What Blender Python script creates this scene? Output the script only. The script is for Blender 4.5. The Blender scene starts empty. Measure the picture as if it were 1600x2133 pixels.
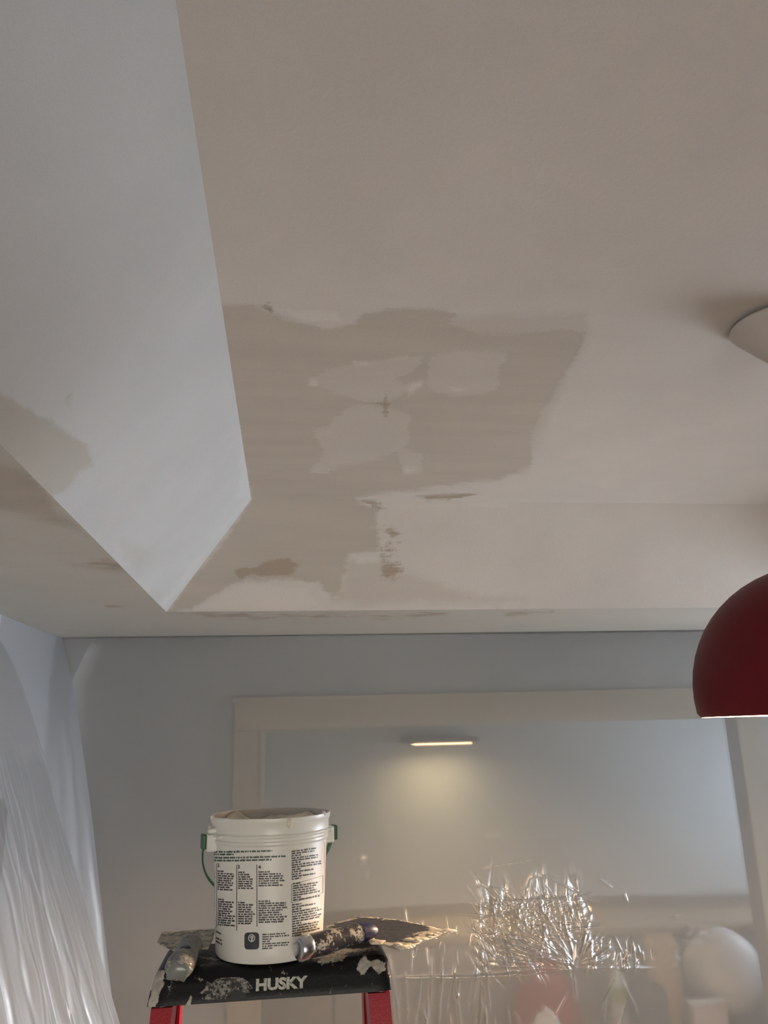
import bpy, bmesh, math, random
import numpy as np
from mathutils import Vector, Matrix, noise as mnoise

# ------------------------------------------------------------------ camera
scene = bpy.context.scene
COL = scene.collection
FPX, PITCH, YAW, ROLL, CZ = 1611.4, .2758, .1279, -.0276, 2.0
_c, _s = math.cos, math.sin
FW = np.array([_s(YAW)*_c(PITCH), _c(YAW)*_c(PITCH), _s(PITCH)])
_r0 = np.array([_c(YAW), -_s(YAW), 0.]); _u0 = np.array([-_s(PITCH)*_s(YAW), -_s(PITCH)*_c(YAW), _c(PITCH)])
RT = _c(ROLL)*_r0 + _s(ROLL)*_u0
UP = _c(ROLL)*_u0 - _s(ROLL)*_r0
CP = np.array([0., 0., CZ])
cam_d = bpy.data.cameras.new('camera'); cam = bpy.data.objects.new('camera', cam_d); COL.objects.link(cam)
cam_d.sensor_fit = 'VERTICAL'; cam_d.sensor_height = 24.; cam_d.lens = 24.*FPX/2133.
cam_d.clip_start = .02
cam.matrix_world = Matrix(((RT[0], UP[0], -FW[0], 0), (RT[1], UP[1], -FW[1], 0), (RT[2], UP[2], -FW[2], CZ), (0, 0, 0, 1)))
scene.camera = cam

# ------------------------------------------------------------------ sky, lights, exposure
vs = scene.view_settings
vs.view_transform = 'Standard'; vs.look = 'None'; vs.gamma = 1.0; vs.use_curve_mapping = False
vs.exposure = 0.64
world = bpy.data.worlds.new('overcast_sky'); scene.world = world; world.use_nodes = True
world.node_tree.nodes['Background'].inputs[0].default_value = (.72, .83, 1, 1)
world.node_tree.nodes['Background'].inputs[1].default_value = 1.0

def area(name, loc, target, sx, sy, power, col, spread=180):
    l = bpy.data.lights.new(name, 'AREA'); l.shape = 'RECTANGLE'; l.size = sx; l.size_y = sy
    l.energy = power; l.color = col; l.spread = math.radians(spread)
    o = bpy.data.objects.new(name, l); COL.objects.link(o); o.location = loc
    o.rotation_euler = (Vector(target)-Vector(loc)).to_track_quat('-Z', 'Y').to_euler()
    return o
# daylight through the window of the right wall, the one behind the camera and the kitchen's
area('window_daylight', (4.76, 2.9, 1.45), (0, 2.9, 1.45), 2.2, 1.3, 37, (.83, .915, 1.0), 95)
area('rear_window_daylight', (.3, -2.60, 1.4), (.3, 0, 1.45), 1.8, 1.3, 6.2, (1.0, .90, .73), 75)
area('kitchen_window_daylight', (3.55, 4.75, 1.5), (1.0, 4.9, 1.4), .7, 1.0, 5.5, (.78, .88, 1.0))

# ------------------------------------------------------------------ helpers
def ray(x, y): return FW + (x-800)/FPX*RT - (y-1066.5)/FPX*UP
def atz(x, y, z): d = ray(x, y); return CP + d*(z-CZ)/d[2]
def aty(x, y, Y): d = ray(x, y); return CP + d*Y/d[1]
def project(P):
    q = np.asarray(P, float) - CP; d = q @ FW
    d = np.where(d < .05, np.nan, d)
    return np.stack([800+FPX*(q @ RT)/d, 1066.5-FPX*(q @ UP)/d], -1)

def link(name, me, mat, parent=None):
    o = bpy.data.objects.new(name, me); COL.objects.link(o)
    for m in (mat if isinstance(mat, (list, tuple)) else [mat]):
        if m: me.materials.append(m)
    if parent: o.parent = parent
    return o
def build(name, bm, mat, parent=None, smooth=None, recalc=True):
    if recalc: bmesh.ops.recalc_face_normals(bm, faces=bm.faces[:])
    me = bpy.data.meshes.new(name); bm.to_mesh(me); bm.free()
    if smooth is not None:
        me.polygons.foreach_set('use_smooth', [True]*len(me.polygons))
        if smooth < 179:
            try: me.set_sharp_from_angle(angle=math.radians(smooth))
            except Exception: pass
    return link(name, me, mat, parent)
def empty(name, loc, label=None, cat=None, group=None, rz=0):
    o = bpy.data.objects.new(name, None); COL.objects.link(o); o.location = loc; o.rotation_euler = (0, 0, rz)
    o.empty_display_size = .05
    return tag(o, label, cat, group)
def tag(o, label=None, cat=None, group=None, kind=None):
    if label: o['label'] = label
    if cat: o['category'] = cat
    if group: o['group'] = group
    if kind: o['kind'] = kind
    return o
def add_box(bm, x0, x1, y0, y1, z0, z1, bev=0, M=None, seg=2):
    r = bmesh.ops.create_cube(bm, size=1.0); vv = r['verts']
    for v in vv: v.co = Vector((x0+(x1-x0)*(v.co.x+.5), y0+(y1-y0)*(v.co.y+.5), z0+(z1-z0)*(v.co.z+.5)))
    if bev:
        ee = list({e for v in vv for e in v.link_edges})
        g = bmesh.ops.bevel(bm, geom=ee, offset=bev, segments=seg, affect='EDGES', profile=.5)
        vv = list(set(g['verts']) | {v for f in g['faces'] for v in f.verts} | {v for v in vv if v.is_valid})
    if M: bmesh.ops.transform(bm, matrix=M, verts=[v for v in vv if v.is_valid])
    return vv
def add_lathe(bm, prof, n=48, c=(0, 0, 0), closed=False):
    rings = []
    for r, z in prof:
        rings.append([bm.verts.new((c[0]+r*_c(2*math.pi*k/n), c[1]+r*_s(2*math.pi*k/n), c[2]+z)) for k in range(n)] if r > 1e-6
                     else [bm.verts.new((c[0], c[1], c[2]+z))])
    pairs = list(zip(rings, rings[1:])) + ([(rings[-1], rings[0])] if closed else [])
    for a, b in pairs:
        for k in range(n):
            j = (k+1) % n
            if len(a) == 1 and len(b) == 1: continue
            if len(a) == 1: bm.faces.new((a[0], b[j], b[k]))
            elif len(b) == 1: bm.faces.new((a[k], a[j], b[0]))
            else: bm.faces.new((a[k], a[j], b[j], b[k]))
    return rings
def add_tube(bm, pts, rad, n=10, caps=True):
    """tube through points; rad is a number, a list, or a list of (ra, rb) for oval sections"""
    P = [Vector(p) for p in pts]; rings = []
    up = Vector((0, 0, 1))
    for i, p in enumerate(P):
        t = (P[min(i+1, len(P)-1)]-P[max(i-1, 0)]).normalized()
        u = up if abs(t.dot(up)) < .95 else Vector((0, 1, 0))
        a = t.cross(u).normalized(); b = a.cross(t).normalized()
        r = rad if isinstance(rad, (int, float)) else rad[i]
        ra, rb = (r, r) if isinstance(r, (int, float)) else r
        rings.append([bm.verts.new(p + a*(ra*_c(2*math.pi*k/n)) + b*(rb*_s(2*math.pi*k/n))) for k in range(n)])
    for A, B in zip(rings, rings[1:]):
        for k in range(n): bm.faces.new((A[k], A[(k+1) % n], B[(k+1) % n], B[k]))
    if caps: bm.faces.new(rings[0][::-1]); bm.faces.new(rings[-1])
    return rings
def grid_mesh(name, P, mat, parent=None, smooth=True):
    """P: (n, m, 3) array of points -> quad grid"""
    n, m, _ = P.shape
    me = bpy.data.meshes.new(name)
    idx = np.arange(n*m).reshape(n, m)
    q = np.stack([idx[:-1, :-1], idx[1:, :-1], idx[1:, 1:], idx[:-1, 1:]], -1).reshape(-1, 4)
    me.vertices.add(n*m); me.vertices.foreach_set('co', P.reshape(-1).astype(np.float32))
    me.loops.add(q.size); me.loops.foreach_set('vertex_index', q.reshape(-1).astype(np.int32))
    me.polygons.add(len(q)); me.polygons.foreach_set('loop_start', np.arange(0, q.size, 4, dtype=np.int32))
    me.polygons.foreach_set('loop_total', np.full(len(q), 4, np.int32))
    me.update(calc_edges=True); me.validate()
    me.polygons.foreach_set('use_smooth', [smooth]*len(me.polygons))
    return link(name, me, mat, parent)
def text_mesh(s, size, extrude=0., bevel=0., bold=0.):
    c = bpy.data.curves.new('lettering', 'FONT'); c.body = s; c.size = size; c.extrude = extrude; c.bevel_depth = bevel
    c.align_x = 'LEFT'; c.offset = bold; c.resolution_u = 3
    o = bpy.data.objects.new('lettering', c); COL.objects.link(o)
    dg = bpy.context.evaluated_depsgraph_get(); me = bpy.data.meshes.new_from_object(o.evaluated_get(dg))
    bpy.data.objects.remove(o); bpy.data.curves.remove(c)
    return me
def sdf(pts, poly):
    """signed distance (inside positive) of (N,2) points to a polygon"""
    poly = np.asarray(poly, float); a = poly; b = np.roll(poly, -1, 0)
    best = np.full(len(pts), 1e9); ins = np.zeros(len(pts), bool)
    for (ax, ay), (bx, by) in zip(a, b):
        dx, dy = bx-ax, by-ay
        t = np.clip(((pts[:, 0]-ax)*dx+(pts[:, 1]-ay)*dy)/(dx*dx+dy*dy+1e-9), 0, 1)
        best = np.minimum(best, np.hypot(pts[:, 0]-ax-t*dx, pts[:, 1]-ay-t*dy))
        cond = (ay > pts[:, 1]) != (by > pts[:, 1])
        xi = ax+(pts[:, 1]-ay)*dx/(dy if abs(dy) > 1e-9 else 1e-9)
        ins ^= cond & (pts[:, 0] < xi)
    return np.where(ins, best, -best)
def on_surface(polys, unproj):
    return [[unproj(x, y) for x, y in p] for p in polys]
def set_attr(o, name, val):
    a = o.data.attributes.new(name, 'FLOAT', 'POINT'); a.data.foreach_set('value', np.nan_to_num(val, nan=-9.).astype(np.float32))
def verts_of(o):
    v = np.empty(len(o.data.vertices)*3, np.float32); o.data.vertices.foreach_get('co', v); return v.reshape(-1, 3)

# ------------------------------------------------------------------ materials
class NT:
    def __init__(s, name):
        s.m = bpy.data.materials.new(name); s.m.use_nodes = True; s.t = s.m.node_tree; s.t.nodes.clear()
        s.out = s.n('ShaderNodeOutputMaterial')
    def n(s, t, **kw):
        x = s.t.nodes.new(t)
        for k, v in kw.items():
            if hasattr(x, k): setattr(x, k, v)
        return x
    def set(s, node, **kw):
        for k, v in kw.items():
            k = k.replace('_', ' ')
            i = node.inputs[k] if k in node.inputs else None
            if i is None: continue
            if hasattr(v, 'is_linked') or isinstance(v, bpy.types.NodeSocket): s.t.links.new(v, i)
            else: i.default_value = v
        return node
    def link(s, a, b): s.t.links.new(a, b)
    def math(s, op, a, b=None, c=None, clamp=False):
        x = s.n('ShaderNodeMath', operation=op); x.use_clamp = clamp
        for i, v in enumerate((a, b, c)):
            if v is None: continue
            if isinstance(v, bpy.types.NodeSocket): s.link(v, x.inputs[i])
            else: x.inputs[i].default_value = v
        return x.outputs[0]
    def mix(s, f, a, b):
        x = s.n('ShaderNodeMix', data_type='RGBA')
        for i, v in ((0, f), (6, a), (7, b)):
            if isinstance(v, bpy.types.NodeSocket): s.link(v, x.inputs[i])
            else: x.inputs[i].default_value = v if i == 0 else (tuple(v)+(1,))[:4]
        return x.outputs[2]
    def mixs(s, f, a, b):
        x = s.n('ShaderNodeMixShader')
        if isinstance(f, bpy.types.NodeSocket): s.link(f, x.inputs[0])
        else: x.inputs[0].default_value = f
        s.link(a, x.inputs[1]); s.link(b, x.inputs[2]); return x.outputs[0]
    def coord(s, scale=(1, 1, 1)):
        c = s.n('ShaderNodeTexCoord'); m = s.n('ShaderNodeMapping'); m.inputs['Scale'].default_value = scale
        s.link(c.outputs['Object'], m.inputs['Vector']); return m.outputs[0]
    def noise(s, scale, detail=4, rough=.55, vec=None, stretch=None):
        x = s.n('ShaderNodeTexNoise'); x.inputs['Scale'].default_value = scale; x.inputs['Detail'].default_value = detail
        x.inputs['Roughness'].default_value = rough
        s.link(vec or s.coord(stretch or (1, 1, 1)), x.inputs['Vector']); return x.outputs[0]
    def attr(s, name):
        x = s.n('ShaderNodeAttribute'); x.attribute_name = name; return x.outputs['Fac']
    def step(s, v, lo, hi):
        x = s.n('ShaderNodeMapRange', interpolation_type='SMOOTHSTEP'); s.link(v, x.inputs[0])
        x.inputs[1].default_value = lo; x.inputs[2].default_value = hi; return x.outputs[0]
    def bump(s, h, strength=.2, dist=.002):
        x = s.n('ShaderNodeBump'); x.inputs['Strength'].default_value = strength; x.inputs['Distance'].default_value = dist
        s.link(h, x.inputs['Height']); return x.outputs[0]
    def bsdf(s, col, rough=.5, metal=0., spec=.5, normal=None, trans=0., **kw):
        p = s.n('ShaderNodeBsdfPrincipled')
        for i, v in (('Base Color', col), ('Roughness', rough), ('Metallic', metal), ('Specular IOR Level', spec), ('Transmission Weight', trans)):
            if isinstance(v, bpy.types.NodeSocket): s.link(v, p.inputs[i])
            else: p.inputs[i].default_value = (tuple(v)+(1,))[:4] if i == 'Base Color' else v
        for k, v in kw.items(): p.inputs[k.replace('_', ' ')].default_value = v
        if normal: s.link(normal, p.inputs['Normal'])
        return p.outputs[0]
    def done(s, sh): s.link(sh, s.out.inputs['Surface']); return s.m

def simple(name, col, rough=.5, metal=0., spec=.5, var=.06, nscale=40, bump=0., **kw):
    t = NT(name); nz = t.noise(nscale, 4)
    c = t.mix(t.step(nz, .3, .7), [x*(1-var) for x in col], [min(1, x*(1+var)) for x in col])
    nb = t.bump(t.noise(nscale*4, 3), bump, .001) if bump else None
    return t.done(t.bsdf(c, rough, metal, spec, nb, **kw))
def emitter(name, col, strength):
    t = NT(name); e = t.n('ShaderNodeEmission'); e.inputs[0].default_value = tuple(col)+(1,); e.inputs[1].default_value = strength
    return t.done(e.outputs[0])

def plaster(name, base, mud, dark, stretch, edge=.10):
    """painted plaster with joint-compound patches; the patch outlines are signed distances baked on the mesh"""
    t = NT(name)
    stroke = t.noise(44, 6, .68, stretch=stretch); broad = t.noise(9, 3, .5)
    fine = t.noise(150, 3, .6)
    ns = t.math('ADD', t.math('MULTIPLY', t.math('SUBTRACT', stroke, .5), .24), t.math('MULTIPLY', t.math('SUBTRACT', fine, .5), .10))
    ns = t.math('ADD', ns, t.math('MULTIPLY', t.math('SUBTRACT', broad, .5), .26))
    cloud = t.noise(2.6, 4, .6); mott = t.noise(420, 2, .5)
    b0 = t.mix(t.step(cloud, .3, .7), [x*.965 for x in base], [min(1, x*1.03) for x in base])
    b0 = t.mix(t.math('MULTIPLY', t.step(mott, .35, .7), .17), b0, [x*.72 for x in base])
    m = t.step(t.math('ADD', t.attr('mud'), ns), -.02, edge)
    mc = t.mix(t.step(t.noise(9, 5, .6, stretch=stretch), .35, .68), [x*.97 for x in mud], [x*1.035 for x in mud])
    c1 = t.mix(m, b0, mc)
    h = t.step(t.math('ADD', t.attr('thin'), ns), -.06, edge*2.2)
    c1 = t.mix(t.math('MULTIPLY', h, .55), c1, mc)
    d = t.step(t.math('ADD', t.attr('dark'), t.math('MULTIPLY', ns, 1.25)), -.01, .07)
    c2 = t.mix(d, c1, dark)
    l = t.step(t.math('ADD', t.attr('pale'), ns), -.02, edge)
    c3 = t.mix(t.math('MULTIPLY', l, .8), c2, [min(1, x*1.06) for x in base])
    hgt = t.math('ADD', t.math('ADD', t.math('MULTIPLY', t.noise(95, 3, .5), .5), t.math('MULTIPLY', m, .8)), t.math('MULTIPLY', d, .8))
    hgt = t.math('ADD', hgt, t.math('MULTIPLY', t.noise(18, 3, .5, stretch=stretch), .3))
    return t.done(t.bsdf(c3, .85, 0, .25, t.bump(hgt, .5, .0016)))

def film(name, haze, clear, blur, tint, rough=.22, gloss=1.0, blur_rough=.25, crease=False, overlays=0.):
    """thin polythene sheet: clear part, cloudy part (scatters both ways), rough see-through part and a shiny skin"""
    t = NT(name)
    n = t.bump(t.noise(24, 4, .6), .12, .004)
    tr = t.n('ShaderNodeBsdfTransparent'); tr.inputs[0].default_value = (.97, .97, .97, 1)
    rf = t.n('ShaderNodeBsdfRefraction'); rf.inputs['IOR'].default_value = 1.12; rf.inputs['Roughness'].default_value = blur_rough
    rf.inputs['Color'].default_value = (.97, .97, .97, 1)
    df = t.n('ShaderNodeBsdfDiffuse'); df.inputs[0].default_value = tuple(tint)+(1,)
    tl = t.n('ShaderNodeBsdfTranslucent'); tl.inputs[0].default_value = tuple(tint)+(1,)
    cr = t.attr('crease') if crease else None       # slack, creased film is shinier than the film clinging flat
    gl = t.n('ShaderNodeBsdfGlossy'); gl.inputs['Roughness'].default_value = rough; gl.inputs['Color'].default_value = (1, 1, 1, 1)
    for x in (df, tl, gl): t.link(n, x.inputs['Normal'])
    if crease: t.link(t.math('MULTIPLY_ADD', cr, .26-rough, rough), gl.inputs['Roughness'])
    a = t.mixs(blur/(blur+clear), tr.outputs[0], rf.outputs[0])
    b = t.mixs(.52, df.outputs[0], tl.outputs[0])
    if overlays: haze = t.math('MULTIPLY_ADD', t.attr('lit_crease_haze'), overlays, haze)   # extra haze: painted light on top and edge, plus creases
    c = t.mixs(haze, a, b)
    fr = t.n('ShaderNodeFresnel'); fr.inputs['IOR'].default_value = 1.5; t.link(n, fr.inputs['Normal'])
    if crease: gloss = t.math('MULTIPLY_ADD', cr, 3.4, gloss)
    return t.done(t.mixs(t.math('MULTIPLY', fr.outputs[0], gloss, clamp=True), c, gl.outputs[0]))

M = {}
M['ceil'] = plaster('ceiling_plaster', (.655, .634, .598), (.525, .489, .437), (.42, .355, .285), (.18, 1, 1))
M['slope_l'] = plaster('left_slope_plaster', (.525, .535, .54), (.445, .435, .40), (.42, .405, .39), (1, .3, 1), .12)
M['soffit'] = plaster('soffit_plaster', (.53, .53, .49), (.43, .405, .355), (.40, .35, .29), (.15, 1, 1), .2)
M['wall'] = simple('grey_wall_paint', (.49, .505, .53), .7, var=.03, nscale=6, bump=.1)
M['wall_r'] = simple('white_wall_paint', (.62, .60, .57), .7, var=.03, nscale=6, bump=.1)
M['floor'] = simple('tan_bounce_cloth', (.49, .43, .355), .8, var=.12, nscale=5)
M['wood'] = simple('dark_wood_floor', (.13, .085, .055), .5, var=.2, nscale=8)
M['trim'] = simple('warm_white_trim', (.52, .47, .40), .45, var=.03)
M['kwall'] = simple('pale_kitchen_wall', (.58, .60, .60), .6, var=.03, nscale=5)
M['counter'] = simple('dull_wood_counter', (.48, .37, .25), .4, var=.08, nscale=14)
M['cab'] = simple('grey_cabinet', (.40, .39, .38), .5, var=.04)
M['film_back'] = film('clear_sheet', .41, .14, .45, (.66, .65, .63), .5, .5, .25, True)
M['film_left'] = film('cloudy_sheet', .50, .26, .16, (.47, .47, .485), .42, .25, overlays=.42)
M['film_corner'] = film('corner_sheet', .36, .42, .22, (.50, .51, .55), .5, .2)
M['tape'] = simple('white_tape', (.75, .74, .70), .5)
M['red_shade'] = simple('dark_red_enamel', (.125, .005, .010), .5, spec=.22, var=.05, nscale=12)
M['shade_in'] = simple('shade_lining', (.80, .62, .55), .5, var=.02)
M['canopy'] = simple('white_canopy', (.62, .59, .54), .5, var=.02)
M['bulb'] = emitter('warm_bulb', (1, .62, .30), 40)
M['glow'] = emitter('warm_lamp_glow', (1, .70, .36), 3.2)
M['cord'] = simple('black_cord', (.02, .02, .02), .5)
M['housing'] = simple('dark_lamp_housing', (.25, .23, .21), .5)
M['tub'] = simple('white_tub_plastic', (.74, .72, .66), .34, var=.03, nscale=20)
M['lug'] = simple('pale_lug_plastic', (.70, .68, .62), .4, var=.03)
M['green'] = simple('green_handle_plastic', (.015, .10, .04), .4, var=.08)
M['print'] = simple('black_print', (.035, .035, .042), .5)
M['gprint'] = simple('green_print', (.018, .06, .045), .5)
M['rprint'] = simple('red_print', (.55, .16, .15), .5)
M['iconbg'] = simple('charcoal_print', (.045, .045, .05), .45)
M['wprint'] = simple('white_print', (.62, .60, .57), .5)
M['mud'] = simple('beige_compound', (.76, .68, .55), .6, var=.16, nscale=60, bump=.4)
M['mudw'] = simple('dried_white_compound', (.66, .61, .53), .7, var=.18, nscale=120, bump=.5)
M['letters'] = None
M['chrome'] = simple('steel_end_cap', (.62, .63, .66), .25, 1.0, var=.03)
M['navy'] = simple('navy_handle', (.02, .022, .07), .4, var=.2)

def smeared(name, base, mudc, lo, hi, scale, stretch=(1, 1, 1), rough=.4, metal=0., attr=True, fine=.5, spec=.5):
    """dark plastic or steel with compound wiped over it"""
    t = NT(name)
    a = t.noise(scale, 6, .65, stretch=stretch); b = t.noise(scale*5, 4, .6)
    v = t.math('ADD', a, t.math('MULTIPLY', t.math('SUBTRACT', b, .5), fine))
    if attr: v = t.math('ADD', v, t.attr('mud'))
    k = t.step(v, lo, hi)
    mc = t.mix(t.step(t.noise(scale*2.5, 4), .3, .7), [x*.62 for x in mudc], mudc)
    c = t.mix(k, base, mc)
    r = t.math('ADD', t.math('MULTIPLY', k, .75-rough), rough)
    return t.done(t.bsdf(c, r, t.math('MULTIPLY', t.math('SUBTRACT', 1., k), metal) if metal else 0., spec, t.bump(t.math('ADD', k, t.math('MULTIPLY', b, .4)), .5, .0012)))
M['cap'] = smeared('black_cap_with_compound', (.008, .008, .009), (.52, .48, .41), .60, .74, 42, rough=.4, spec=.22)
M['red_rail'] = smeared('red_fibreglass', (.34, .004, .016), (.55, .45, .40), .74, .80, 60, (1, 1, .2), .35, attr=False, spec=.3)
M['alu'] = smeared('grey_step_metal', (.45, .45, .46), (.6, .57, .5), .62, .7, 30, rough=.35, metal=.9, attr=False)
M['blade'] = smeared('steel_blade_with_compound', (.10, .095, .10), (.56, .51, .42), .56, .67, 38, (.3, 1, 1), .35, .5)
M['grip_a'] = smeared('grey_grip_with_compound', (.16, .155, .15), (.50, .47, .42), .46, .62, 55, rough=.25, attr=False)
M['grip_b'] = smeared('black_grip_with_compound', (.035, .033, .04), (.46, .42, .36), .48, .60, 60, rough=.3, attr=False)
M['letters'] = smeared('worn_grey_lettering', (.56, .54, .47), (.16, .15, .135), .56, .68, 260, rough=.5, attr=False)
M['emblem'] = smeared('worn_emblem', (.01, .01, .01), (.36, .34, .31), .45, .55, 240, rough=.5, attr=False)

# ------------------------------------------------------------------ room shell
ZL, ZH = 2.5, 2.884               # border ceiling and tray ceiling
XL, YB, SI = -.5005, 3.29, .356    # inner edge of the border, run of the slopes
XW, YW, XR, YF = -1.166, 4.175, 4.6, -2.4
XTR, YTF = 2.62, -1.6             # right and front edge of the tray
def U(z):                         # pixel -> plan point on a level surface
    return lambda x, y: tuple(atz(x, y, z)[:2])
K = 900.                          # metres -> about pixels/100 near the patches, keeps the edge width even

def ramp(a, b, step): return np.linspace(a, b, max(2, int(abs(b-a)/step)+1))
def lattice(xs, ys, fz):
    X, Y = np.meshgrid(xs, ys, indexing='ij'); return np.stack([X, Y, fz(X, Y)], -1)
def paint(o, **overlays):
    """bake signed distances (hundreds of reference pixels) of each patch outline onto the surface it lies on"""
    px = project(verts_of(o)); ok = np.isfinite(px).all(1)
    for name in ('mud', 'thin', 'dark', 'pale'):
        v = np.full(len(px), -3.)
        spec = overlays.get(name)
        if spec:
            add, cut = spec
            q = px[ok]
            s = np.max([sdf(q, p) for p in add], 0)
            for h in cut: s = np.minimum(s, -sdf(q, h))
            v[ok] = np.clip(s/100., -3, 3)
        set_attr(o, name, v)

MUD = [[(440, 628), (520, 628), (560, 642), (590, 660), (640, 672), (690, 680), (735, 672), (760, 652), (800, 642), (870, 638), (930, 640), (958, 655), (935, 672),
        (1000, 692), (1080, 692), (1180, 684), (1226, 686), (1212, 720), (1190, 765), (1165, 805), (1140, 840), (1122, 872), (1106, 920), (1112, 950), (1105, 975),
        (1070, 996), (1000, 1008), (900, 1018), (800, 1030), (745, 1040), (790, 1062), (786, 1095), (796, 1120), (785, 1155), (732, 1160), (722, 1190), (712, 1240),
        (692, 1248), (660, 1216), (620, 1212), (560, 1215), (510, 1212), (470, 1226), (448, 1252), (400, 1274), (335, 1284), (430, 1165), (520, 1040), (480, 830)]]
HOLES = [[(648, 797), (680, 775), (720, 762), (790, 757), (830, 746), (875, 742), (855, 770), (822, 790), (842, 806), (800, 836), (740, 826), (700, 815), (670, 800)],
         [(900, 748), (960, 734), (1050, 737), (1030, 765), (1036, 800), (1000, 815), (950, 826), (910, 815), (888, 800)],
         [(660, 902), (690, 880), (722, 850), (760, 845), (800, 850), (850, 868), (845, 910), (830, 935), (800, 950), (740, 960), (690, 972), (648, 980), (680, 945), (668, 925)],
         [(828, 935), (872, 945), (874, 982), (842, 986), (834, 962)]]
THIN = [[(700, 690), (900, 660), (1230, 640), (1240, 690), (1160, 850), (1100, 990), (900, 1010), (640, 985), (640, 790)],
        [(720, 1160), (800, 1150), (830, 1180), (1000, 1235), (1110, 1240), (1100, 1262), (760, 1266), (690, 1262)]]
DARK = [[(515, 1188), (545, 1167), (600, 1160), (622, 1174), (612, 1202), (580, 1205), (540, 1202)], [(490, 1190), (516, 1180), (520, 1196), (500, 1205)],
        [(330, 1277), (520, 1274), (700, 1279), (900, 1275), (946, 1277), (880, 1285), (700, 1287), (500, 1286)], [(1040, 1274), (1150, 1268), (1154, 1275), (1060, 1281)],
        [(866, 1032), (930, 1026), (1006, 1028), (960, 1040), (890, 1044)], [(536, 634), (560, 632), (574, 650), (556, 656)],
        [(752, 1042), (800, 1040), (806, 1056), (775, 1058)], [(710, 824), (760, 830), (812, 838), (800, 850), (755, 838)], [(792, 815), (812, 815), (808, 870), (796, 872)]]
rs = random.Random(21)
for i in range(110):               # specks of dragged compound
    cx, cy = rs.gauss(812, 13), rs.triangular(1078, 1212, 1180); r = 1.2*(3.2**rs.random()); k = rs.uniform(1.2, 2.6)
    DARK.append([(cx-r*k, cy+rs.uniform(-1, 1)), (cx-r*.3, cy-r), (cx+r*k, cy-rs.uniform(0, 1)), (cx+r*.4, cy+r)])

def structure(o): o['kind'] = 'structure'; return o
xs = np.concatenate([[XL+SI], ramp(XL+SI+.01, 2.0, .009), [XTR-SI]])
ys = np.concatenate([[YTF+SI], ramp(-.6, .5, .05), ramp(.51, YB-SI, .009)])
ceiling = structure(grid_mesh('ceiling', lattice(xs, ys, lambda x, y: x*0+ZH), M['ceil']))
paint(ceiling, mud=(MUD, HOLES), thin=(THIN, []), dark=(DARK, []), pale=([[(560, 640), (700, 650), (720, 676), (640, 672)], [(735, 757), (850, 741), (852, 747), (740, 764)], [(738, 1036), (975, 1020), (978, 1026), (745, 1043)],
      [(640, 794), (664, 791), (661, 803), (643, 803)], [(846, 800), (886, 790), (880, 806), (852, 836), (842, 828)], [(838, 973), (875, 972), (872, 985), (841, 987)], [(655, 905), (700, 884), (690, 900), (660, 912)], [(900, 800), (1000, 806), (1030, 800), (960, 818)]], []))
# sloped sides of the tray: s runs 0 (border) .. 1 (tray), t along the edge
def slope(name, p00, p01, p10, p11, ns, nt, mat):
    s = np.linspace(0, 1, ns)[:, None, None]; tt = np.linspace(0, 1, nt)[None, :, None]
    a, b, c, d = (np.array(p, float)[None, None] for p in (p00, p01, p10, p11))
    return grid_mesh(name, (a*(1-tt)+b*tt)*(1-s)+(c*(1-tt)+d*tt)*s, mat, ceiling)
sb = slope('back_slope', (XL, YB, ZL), (XTR, YB, ZL), (XL+SI, YB-SI, ZH), (XTR-SI, YB-SI, ZH), 56, 360, M['ceil'])
paint(sb, mud=(MUD, HOLES), thin=(THIN, []), dark=(DARK, []), pale=([[(400, 1262), (470, 1228), (520, 1216), (640, 1222), (680, 1272), (400, 1274)], [(750, 1099), (786, 1096), (786, 1104), (752, 1107)], [(735, 1155), (788, 1152), (800, 1170), (740, 1180)], [(540, 1203), (604, 1203), (602, 1209), (548, 1209)], [(812, 1050), (1050, 1046), (1060, 1054), (815, 1060)]], []))
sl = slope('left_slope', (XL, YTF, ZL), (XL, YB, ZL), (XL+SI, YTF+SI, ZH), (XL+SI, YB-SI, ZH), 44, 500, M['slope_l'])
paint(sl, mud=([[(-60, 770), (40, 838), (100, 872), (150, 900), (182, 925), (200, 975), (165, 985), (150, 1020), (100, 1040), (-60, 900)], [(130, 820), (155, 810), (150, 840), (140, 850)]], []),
      thin=([[(462, 650), (478, 650), (503, 830), (486, 850)], [(243, 1124), (262, 1120), (322, 1138), (312, 1178), (285, 1204), (255, 1160)], [(300, 1225), (350, 1225), (335, 1262)]], []),
      pale=([[(478, 680), (500, 760), (530, 1040), (490, 1050), (500, 900)], [(340, 1280), (525, 1040), (500, 1040), (330, 1260)]], []))
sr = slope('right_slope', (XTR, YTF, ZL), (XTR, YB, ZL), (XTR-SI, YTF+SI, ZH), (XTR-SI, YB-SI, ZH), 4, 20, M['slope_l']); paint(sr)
sf = slope('front_slope', (XL, YTF, ZL), (XTR, YTF, ZL), (XL+SI, YTF+SI, ZH), (XTR-SI, YTF+SI, ZH), 4, 20, M['slope_l']); paint(sf)
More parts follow.
